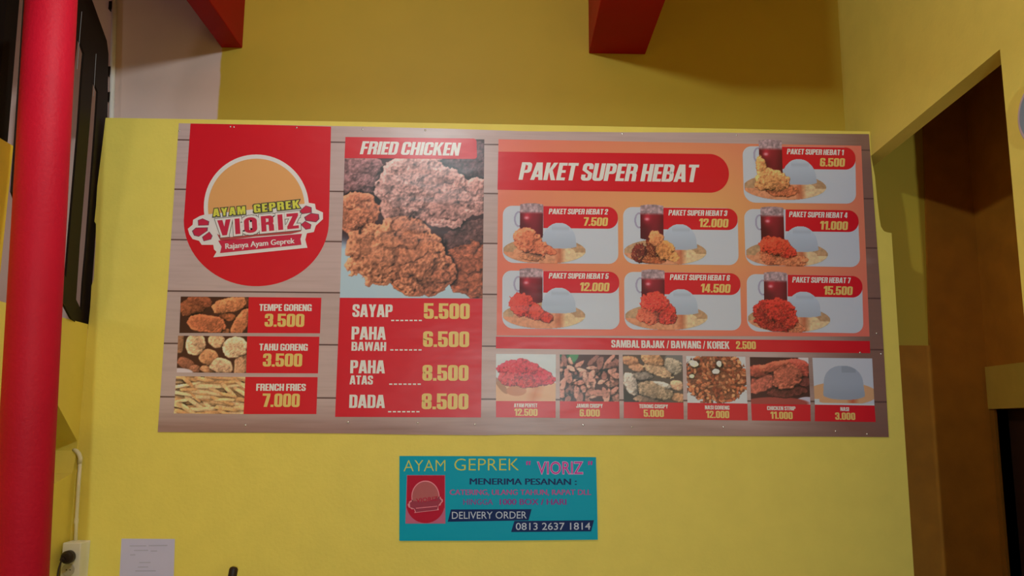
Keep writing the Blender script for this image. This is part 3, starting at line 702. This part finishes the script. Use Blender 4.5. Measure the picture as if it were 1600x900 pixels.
    # keep inside the card at the left and the bottom
    kk = (br[1]-bl[1])/(br[0]-bl[0]); bottom = (bl[1]-tl[1]) + kk*X + .6
    rl = 18.0; cxr, cyr = rl, (bl[1]-tl[1])-rl
    XX, YY = p.X-ox, p.Y-oy; out = (XX < 1) | (YY > (bl[1]-tl[1]) + (br[1]-bl[1])/(br[0]-bl[0])*XX - .4) | ((XX < cxr) & (YY > cyr) & ((XX-cxr)**2+(YY-cyr)**2 > rl*rl))
    p.mask &= ~out
    kx = (tr[1]-tl[1])/(tr[0]-tl[0]); vx = (bl[0]-tl[0])/(bl[1]-tl[1])
    Q = lambda x, y: (tl[0] + x - ox + vx*(y-oy), tl[1] + y - oy + kx*(x-ox))
    p.build('meal_photo', Q(0, 0), Q(140, 0), Q(140, 110), Q(0, 110), L(5), o)
combo(1, ((1159.5,228.9),(1335.5,230.8),(1337,318.8),(1162,317)), (1220.8,229.9,265.0,1335.6), ((1228.7,241.6),(1317,243.3)), '6.500', ((1280,260.7),(1318.8,261.2)), -6.5, -1)
combo(2, ((785.8,321.8),(965,323.7),(966,412.7),(785,411)), (848.8,322.6,357.3,964.8), ((857,335.1),(949,335.8)), '7.500', ((910.7,353.2),(948.6,353.7)), 0)
combo(3, ((973.3,323.8),(1152,325.9),(1153.7,414.7),(973.7,412.5)), (1035.8,325,359.3,1151.7), ((1043.8,337.1),(1135.2,338)), '12.000', ((1091,355.2),(1136.8,356)), 0)
combo(4, ((1162,326.9),(1339.5,329.2),(1343.6,417.8),(1164.4,415)), (1226.7,327.8,362.3,1340.4), ((1232,339.6),(1323,341.2)), '11.000', ((1280,359.2),(1323.4,360)), 0, -1)
combo(5, ((785,423),(966,424.7),(968,515),(784.5,513.7)), (848.8,423.8,458,967), ((857,435.5),(950,436.3)), '12.000', ((905,455.1),(951,455.7)), 0)
combo(6, ((975,425),(1155.5,427.2),(1158,516.6),(975.5,515)), (1038,426,460.6,1156), ((1046,437.7),(1139.2,438.9)), '14.500', ((1093.7,457.1),(1140,458)), 0)
combo(7, ((1166,428.4),(1346,431.6),(1348.4,521),(1167,518)), (1230,429.7,464.2,1346.4), ((1237,441.7),(1327.6,442.9)), '15.500', ((1285.6,460.7),(1330.8,461.5)), 0)

sb = Sheet(L(1)).poly([(775,526.2),(1066,529.5),(1358.4,533),(1359,552),(1066,548.4),(775,544.5)]).build('sauce_band', M_PRED, BAN)
Sheet(L(2)).text('SAMBAL BAJAK / BAWANG / KOREK', (955,543.1), (1139.5,545.4), 11.7).build('lettering', M_PWHITE, sb)
Sheet(L(2)).text('2.500', (1149.6,545.3), (1180.6,545.8), 12).build('price', M_PGOLD, sb)

# --- bottom row of six dishes
def dish(quad, lab, name, nab, price, pab, pic, label):
    pic.build('dish_photo', *quad, L(1), BAN, label)
    o = Sheet(L(1.5)).poly(lab).build('dish_label', M_PRED, BAN)
    Sheet(L(2.5)).text(name, *nab, 6, gap=.05).build('lettering', M_PWHITE, o); Sheet(L(2.5)).text(price, *pab, 11).build('price', M_PGOLD, o)
p = Pic(94, 74, 1.5, (186, 184, 192))
p.paint(p.soft(p.ell(46, 60, 60, 24), 20), (204, 158, 122)); p.paint(p.soft(p.ell(8, 50, 16, 5, .9), 6)*.8, (150, 104, 76)); p.paint(np.clip(1-abs(p.X-62+.3*(p.Y-60))/14, 0, 1)*(p.Y > 48)*.7, (190, 116, 84))
p.paint(p.soft(p.ell(32, 58, 16, 8), 6)*.9, (178, 116, 86))
p.heap([(40,26,36,18,.1,4,10,(196,50,66)), (60,34,34,15,.2,4,9,(190,46,66)), (26,36,22,16,0,4,9,(188,60,66)), (50,42,28,12,0,4,8,(190,64,66))], lump=4, amp=1.8, warp=.2, lo=.5, crumb=(206,110,110))
dish(((775,553),(868.4,553.8),(868,627),(775,626.6)), [(775,626.6),(868,627),(868,652.8),(775,652)], 'AYAM PENYET', ((803,636.4),(839.4,636.6)), '12.500', ((803.6,649.6),(839.8,650)), p, 'printed photo of shredded red chilli chicken on a wooden board')
p = Pic(93, 74, 1.5, (70, 42, 40)); p.paint(p.soft(p.ell(8, 6, 18, 14), 6), (40, 92, 62)); p.paint(p.soft(p.ell(22, 2, 7, 10, .4), 3), (70, 130, 84)); random.seed(9)
it = [(random.uniform(0,93), random.uniform(8 if i % 93 > 20 else 18,74), random.uniform(7,15), random.uniform(4,6.6), random.uniform(-1.9,.6), random.uniform(0,10), 5, random.choice(((156,108,94),(142,96,84),(170,122,106),(112,74,66)))) for i in range(74)]
p.heap(it, lump=5, amp=2.2, warp=.32, lo=.4, contrast=1.5)
dish(((874.6,554),(966.6,554.6),(967.4,627.6),(874.6,627)), [(874.6,627),(967.4,627.6),(968,654.2),(874.6,653.6)], 'JAMUR CRISPY', ((900,637),(941.6,637.3)), '6.000', ((905.4,650.6),(937,650.9)), p, 'printed photo of brown crispy mushrooms with green leaf')
p = Pic(94, 74, 1.5, (84, 70, 60)); p.paint(p.soft(p.ell(86, 6, 20, 12), 5), (110, 104, 96)); p.paint(p.soft(p.ell(10, 70, 22, 18), 5), (52, 44, 40))
p.heap([(12,10,16,9,.2,2,7,(172,120,88)), (22,20,14,8,.2,3,6,(180,130,98)), (48,10,22,13,.5,3,9,(178,132,96)), (56,24,26,10,.35,5,7,(186,150,116)), (78,18,16,14,.4,4,8,(150,134,112)), (12,46,11,20,-.3,4,9,(168,150,132)), (28,34,22,8,-.1,2,7,(140,122,106)), (50,56,30,14,.2,5,10,(150,126,100)), (60,48,18,7,.2,6,6,(172,156,136)), (84,48,12,9,.2,4,7,(182,140,110)), (86,66,16,8,.2,3,6,(176,130,96)), (40,70,24,7,.1,4,5,(140,112,90))], lump=4, amp=1.3, warp=.2, lo=.4)
dish(((972.6,554.4),(1066,555.2),(1067.4,629.2),(974.4,628)), [(974.4,628),(1067.4,629.2),(1068,655),(974.4,653.4)], 'TERONG CRISPY', ((998.4,637.7),(1043.4,638.2)), '5.000', ((1005.4,651.2),(1037,651.6)), p, 'printed photo of pale battered aubergine fritters')
p = Pic(94, 74, 1.5, (190, 184, 186)); random.seed(3)
def in_nasi(x, y): return (x-46)**2/52**2 + (y-34)**2/40**2 < 1
it = [(46,34,51,40,0,-1,2.5,(150,88,60))]
while len(it) < 260:
    x, y = random.uniform(0,93), random.uniform(0,73)
    if in_nasi(x, y): it.append((x, y, random.uniform(2.6,6), random.uniform(1.8,3.2), random.uniform(0,3), random.uniform(0,1.8), 1.8, random.choice(((158,88,58),(140,72,46),(172,104,70),(186,124,86),(120,58,38)))))
it += [(12,12,8,5,.3,8,4,(214,178,136)), (46,24,6,4,0,8,4,(222,190,160)), (52,12,4,5,0,8,4,(214,176,140)), (8,32,4,3,0,7,3,(214,170,130))]
p.heap(it, lump=2.4, amp=1.0, warp=.2, lo=.6, contrast=1.0)
dish(((1071.7,556.4),(1164,557.6),(1167.3,630.6),(1073.8,629.4)), [(1073.8,629.4),(1167.3,630.6),(1168,657),(1073.8,655.6)], 'NASI GORENG', ((1101,639.6),(1139.3,640.2)), '12.000', ((1103,653),(1139,653.4)), p, 'printed photo of speckled brown fried rice')
p = Pic(93, 74, 1.5, (66, 34, 32)); p.paint(p.soft(p.ell(92, 4, 16, 12), 5), (196, 184, 186)); p.paint(p.soft(p.ell(88, 70, 18, 8), 5), (180, 168, 170)); p.paint(p.soft(p.ell(40, 72, 50, 9), 5), (150, 66, 60))
p.heap([(14,24,20,12,.2,2,8,(150,72,58)), (20,42,26,12,-.5,4,8,(166,88,72)), (46,14,40,9,-.2,5,7,(168,86,66)), (60,28,30,20,-.5,6,10,(172,92,72)), (78,16,22,14,.5,5,9,(164,74,62)), (8,44,10,12,0,2,6,(160,80,66)), (58,54,32,10,-.1,0,6,(104,52,46)), (84,36,14,10,.4,3,6,(120,60,54))], lump=5, amp=1.5, warp=.2, lo=.36)
dish(((1171,558),(1262.3,559.1),(1265.7,632.2),(1173,631)), [(1173,631),(1265.7,632.2),(1266,658.2),(1174.3,657)], 'CHICKEN STRIP', ((1198,640.8),(1242.3,641.3)), '11.000', ((1203.4,654.3),(1238,655)), p, 'printed photo of reddish brown chicken strips')
p = Pic(94, 74, 1.5, (178, 176, 184)); p.paint(p.soft(p.ell(44, 56, 56, 18), 20), (192, 148, 108)); p.paint(np.clip(1-abs(p.X-60)/10, 0, 1)*(p.Y > 60)*.9, (178, 84, 54)); p.paint(((p.Y > 71-(p.X < 8)*6))*1.0, (186, 184, 190))
dm = ((abs(p.X-47)/(29+np.clip((p.Y-14)/46, 0, 1)*4))**2.3 + (np.clip(40-p.Y, 0, 99)/28)**2.4 < 1) & (p.Y < 57+9*np.sqrt(np.clip(1-((p.X-47)/34)**2, 0, 1)))
p.rgb[dm] = np.array((146, 149, 150.)) * (1-.06*np.clip((p.Y-40)/20, 0, 1)-.08*((abs(p.X-56) < 11) & (abs(p.Y-17) < 6)))[dm][..., None]
dish(((1268.7,559.2),(1362,560.2),(1365.6,633.7),(1272.5,632.3)), [(1272.5,632.3),(1365.6,633.7),(1367.5,659.4),(1272.5,658.2)], 'NASI', ((1312.4,642.1),(1326,642.5)), '3.000', ((1304.4,655.7),(1335.8,656.2)), p, 'printed photo of a dome of white rice')

# ---------------------------------------------------------------- blue order sign
sc_ = aty(779, 845)
SG = thing('order_sign', 'small laminated turquoise sign with phone number below the menu banner', 'sign', (float(sc_[0]), 0, float(sc_[2])))
bm = bmesh.new()
add_prism(bm, [q3(x, y, -.006) for x, y in ((624.2,844.8),(780,844.5),(933.8,843),(932.6,780),(931,714.2),(780,712.8),(624.4,712.4))], (0, .005, 0))
M_BLUE = mat_print('sign_turquoise', (4, 124, 152), .5, .45, .3, spec=.12); bm_obj('backing', bm, M_BLUE, SG)
YS = -.0065; D = .0004
def SS(n=0): return Sheet(YS - D*n)
def mp(n, c): return mat_print(n, c, .66, .45, .3, spec=.12)
M_SY = mp('sign_pale_yellow', (184, 182, 74)); M_SN = mp('sign_navy', (14, 34, 84)); M_SP = mp('sign_pink', (158, 72, 132)); M_SV = mp('sign_violet', (120, 58, 128)); M_SW = mp('sign_lilac_white', (168, 172, 204)); M_SM = mp('sign_magenta', (176, 50, 140)); M_SI = mp('sign_dark_blue_ink', (20, 46, 92)); M_SPK = mp('sign_pale_pink', (206, 150, 190))
SS().text('AYAM', (630.4,736.6), (696.3,736.2), 17.6, font='b', offset=-.014).build('lettering', M_SY, SG, 'pale yellow thin lettering')
SS().text('GEPREK', (709.6,735.2), (811.5,735), 18.4, font='b', offset=-.012).build('lettering', M_SY, SG, 'pale yellow thin lettering')
SS().text('VIORIZ', (839.6,740.6), (910.5,740.4), 18.6, font='b', offset=.024).build('lettering_outline', M_SPK, SG)
SS(1).text('VIORIZ', (839.6,740.6), (910.5,740.4), 18.6, font='b', offset=-.006).build('lettering', M_SM, SG, 'magenta outlined lettering')
s = SS()
for x in (822, 918.5):
    for dx in (0, 4): s.poly([(x+dx, 721), (x+dx+3, 720), (x+dx+2.2, 726.5), (x+dx+.2, 726.5)])
s.build('quotation_mark', M_SM, SG)
SS().text('MENERIMA PESANAN :', (734.3,756.8), (900.4,757.4), 9.4, font='b', bold=.05).build('lettering', M_SI, SG)
SS().text('CATERING, ULANG TAHUN, RAPAT DLL', (703,773), (923,773), 8, font='b', bold=.045).build('lettering', M_SP, SG)
SS().text('HINGGA', (724,788.4), (770,788.4), 8.6, font='b', bold=.02).build('lettering', M_SV, SG)
SS().text('1000 BOX / HARI', (781,788.4), (884.5,788.4), 8.8, font='b', bold=.05).build('lettering', M_SV, SG)
s = SS(); s.poly([(704.6,795.8),(830.6,795.3),(825.7,812.8),(699.7,815)]); s.build('phone_band', M_SN, SG)
SS().poly([(803.6,813.8),(927.8,812.6),(923.3,830),(798.5,831)]).build('phone_band', M_SN, SG)
SS(1).text('DELIVERY ORDER', (706.2,810.4), (822.8,809.8), 10.6, font='b').build('lettering', M_SW, SG)
SS(1).text('0813 2637 1814', (805.9,827.7), (922.2,827.2), 10.5, font='b', offset=.004).build('lettering', M_SW, SG)
pic = SS().poly([(636,742.2),(695.6,742.2),(696,817.8),(633.7,817.8)]).build('emblem_picture', mp('sign_faded_pink', (168, 88, 116)), SG)
SS(1).poly([(636.8,742.9),(694.8,742.9),(694.8,795)] + [(665+29.6*math.cos(t), 788+29*math.sin(t)) for t in np.linspace(.15, math.pi-.15, 20)] + [(635.4,795)]).build('emblem', mp('sign_red', (160, 20, 48)), pic)
sc2 = lambda l, k=1.0: [(665+(x-401)*.262*k, 784+(y-345)*.30*k) for x, y in l]
SS(2).poly(sc2([q for q in circle(401, 318, 84) if q[1] < 372])).poly(sc2(splat)).build('emblem_rim', mp('sign_salmon', (216, 120, 132)), pic)
SS(3).poly(sc2([q for q in circle(401, 318, 78) if q[1] < 366])).build('emblem_disc', mp('sign_dull_rose', (158, 84, 86)), pic)
SS(4).poly(sc2([(308,350),(325,340),(400,344),(480,322),(498,340),(480,360),(470,385),(345,398),(336,380),(310,372)])).build('emblem_splash', mp('sign_dull_red', (138, 52, 70)), pic)
SS(5).text('VIORIZ', (651,785), (684.5,781.5), 6, font='b', offset=.02).build('emblem_name', mp('sign_wine', (160, 30, 58)), pic)
SS(5).poly([(650,793.2),(683.5,790),(683.6,791.3),(650.2,794.6)]).build('emblem_line', mp('sign_rose_line', (206, 110, 124)), pic)

# ---------------------------------------------------------------- paper notice
c = aty(230, 905)
PN = thing('paper_notice', 'white sheet of paper with faint writing taped low on the yellow wall', 'paper', (float(c[0]), 0, float(c[2])))
bm = bmesh.new()
pts = [q3(x, y, -.003) for x, y in ((184, 958), (270, 958), (273.5, 842), (190.3, 841.5))]
add_prism(bm, pts, (0, .002, 0)); bm_obj('sheet', bm, M_PAPER, PN)
s = Sheet(-.0036)
for x0, x1, y in ((203,229,852),(233,262,851.5),(210,232,859),(236,246,860),(204,212,866),(218,236,878),(216,232,885),(212,244,891)):
    s.poly([(x0,y),(x1,y-.3),(x1,y+1.6),(x0,y+1.8)])
s.build('faint_writing', M_GREY, PN)

# ---------------------------------------------------------------- socket, plug and conduit at the partition's left edge
c = aty(112, 905)
SO = thing('wall_socket', 'white double wall socket box at the left edge of the yellow wall', 'socket', (float(c[0]), 0, float(c[2])))
def pz(x, y, yy): a = aty(x, y, yy); return (float(a[0]), float(a[1]), float(a[2]))
t0, t1 = pz(98, 848, -.085), pz(126.5, 849, -.085); b0 = pz(95.5, 915, -.085)
box_obj('socket_body', (t0[0], -.085, b0[2]), (t1[0], 0, t0[2]), M_SOCK, SO, bevel=.004)
for (px, py) in ((109, 869.5), (106.5, 890.5)):
    a = Vector(pz(px, py, -.086)); bm = bmesh.new()
    add_tube(bm, [a + Vector((0, .004, 0)), a + Vector((0, -.004, 0))], .024, 28); bm_obj('socket_face', bm, M_SOCK2, SO, bevel=.002)
for dx in (-.007, .007):
    a = Vector(pz(106.5, 890.5, -.0905)); bm = bmesh.new(); add_tube(bm, [a+Vector((dx, .002, 0)), a+Vector((dx, -.0004, 0))], .0025, 10); bm_obj('socket_hole', bm, M_PLUG, SO)
a = Vector(pz(108.8, 869.7, -.091))
PG = thing('power_plug', 'round black plug pushed into the white wall socket with a hanging cord', 'plug', tuple(a))
bm = bmesh.new(); add_tube(bm, [a, a+Vector((0, -.022, 0)), a+Vector((0, -.034, 0))], .023, 28, radii=[.0245, .0245, .018]); bm_obj('plug_head', bm, M_PLUG, PG, bevel=.003)
h0 = a+Vector((-.012, -.016, -.008)); h1 = Vector(pz(97, 874.5, -.135))
bm = bmesh.new(); add_tube(bm, [h0, h1], .01, 14, radii=[.012, .0085]); bm_obj('plug_neck', bm, M_PLUG, PG)
bm = bmesh.new(); add_tube(bm, [h1, pz(94.5, 880, -.15), pz(91.5, 890, -.17), pz(89.5, 902, -.19), pz(88, 960, -.2)], .0036, 10); bm_obj('plug_cord', bm, M_PLUG, PG, smooth=True)
c = pz(119, 846, -.01)
CT = thing('cable_conduit', 'thin cream cable conduit bending above the white wall socket', 'pipe', c)
bm = bmesh.new(); add_tube(bm, [pz(118.2, 849, -.016), pz(119.2, 816, -.016), pz(122, 770, -.016), pz(125.4, 720, -.016)], .0072, 14); bm_obj('conduit_tube', bm, M_PVC2, CT, smooth=True)
bm = bmesh.new(); add_tube(bm, [pz(125, 724, -.016), pz(125.6, 716, -.016), pz(123.5, 709.5, -.014), pz(119.5, 705, -.006), pz(115.5, 702.5, .004)], .0088, 14); bm_obj('conduit_elbow', bm, M_PVC2, CT, smooth=True)
bm = bmesh.new(); add_tube(bm, [pz(118.9, 818, -.016), pz(119.5, 810, -.016)], .0086, 14); bm_obj('conduit_joint', bm, M_PVC2, CT)
bm = bmesh.new(); add_tube(bm, [pz(122.4, 725, -.012), pz(122.6, 718, -.012)], .004, 8); bm_obj('conduit_clip', bm, M_SOCK2, CT)

# ---------------------------------------------------------------- dark stick at the bottom edge
e0, e1 = Vector(pz(365, 889.5, -.12)), Vector(pz(352, 960, -.12))
dr_ = (e1-e0).normalized(); ln = (e0.z-0)/(-dr_.z)
bm = bmesh.new(); r = .0165
add_tube(bm, [e0-dr_*.009, e0-dr_*.006, e0, e0+dr_*.02, e0+dr_*(ln-.01)], r, 20, radii=[r*.45, r*.8, r, r, r])
tag(bm_obj('broom_stick', bm, M_PLUG, smooth=True), 'dark rounded stick end poking up at the bottom edge right of the paper notice', 'stick')

# ---------------------------------------------------------------- round object on the right side wall, cut by the frame
ce = atx(1636, 174, XS0)
WC = thing('wall_clock', 'round pale-rimmed wall clock on the right yellow wall, cut off by the picture edge', 'clock', (XS0, float(ce[1]), float(ce[2])))
cr = abs(float(atx(1592.5, 172, XS0)[1]) - float(ce[1])); cz = .098
cv = Vector((XS0, float(ce[1]), float(ce[2])))
def disc(x0, x1, r0, r1, mat, nm, bev=0):
    bm = bmesh.new(); n = 40
    a = [bm.verts.new(cv+Vector((-x0, r0*math.cos(2*math.pi*k/n), r0*math.sin(2*math.pi*k/n)))) for k in range(n)]
    b_ = [bm.verts.new(cv+Vector((-x1, r1*math.cos(2*math.pi*k/n), r1*math.sin(2*math.pi*k/n)))) for k in range(n)]
    bm.faces.new(a); bm.faces.new(b_[::-1])
    for k in range(n): bm.faces.new((a[k], a[(k+1) % n], b_[(k+1) % n], b_[k]))
    return bm_obj(nm, bm, mat, WC, bevel=bev)
disc(0, .03, .1, .1, mat_plain('pale_lilac_plastic', (160, 138, 132), .4, .6), 'clock_rim', .006)
disc(.0302, .0312, .085, .085, mat_plain('grey_clock_face', (96, 104, 106), .3, .5), 'clock_face')
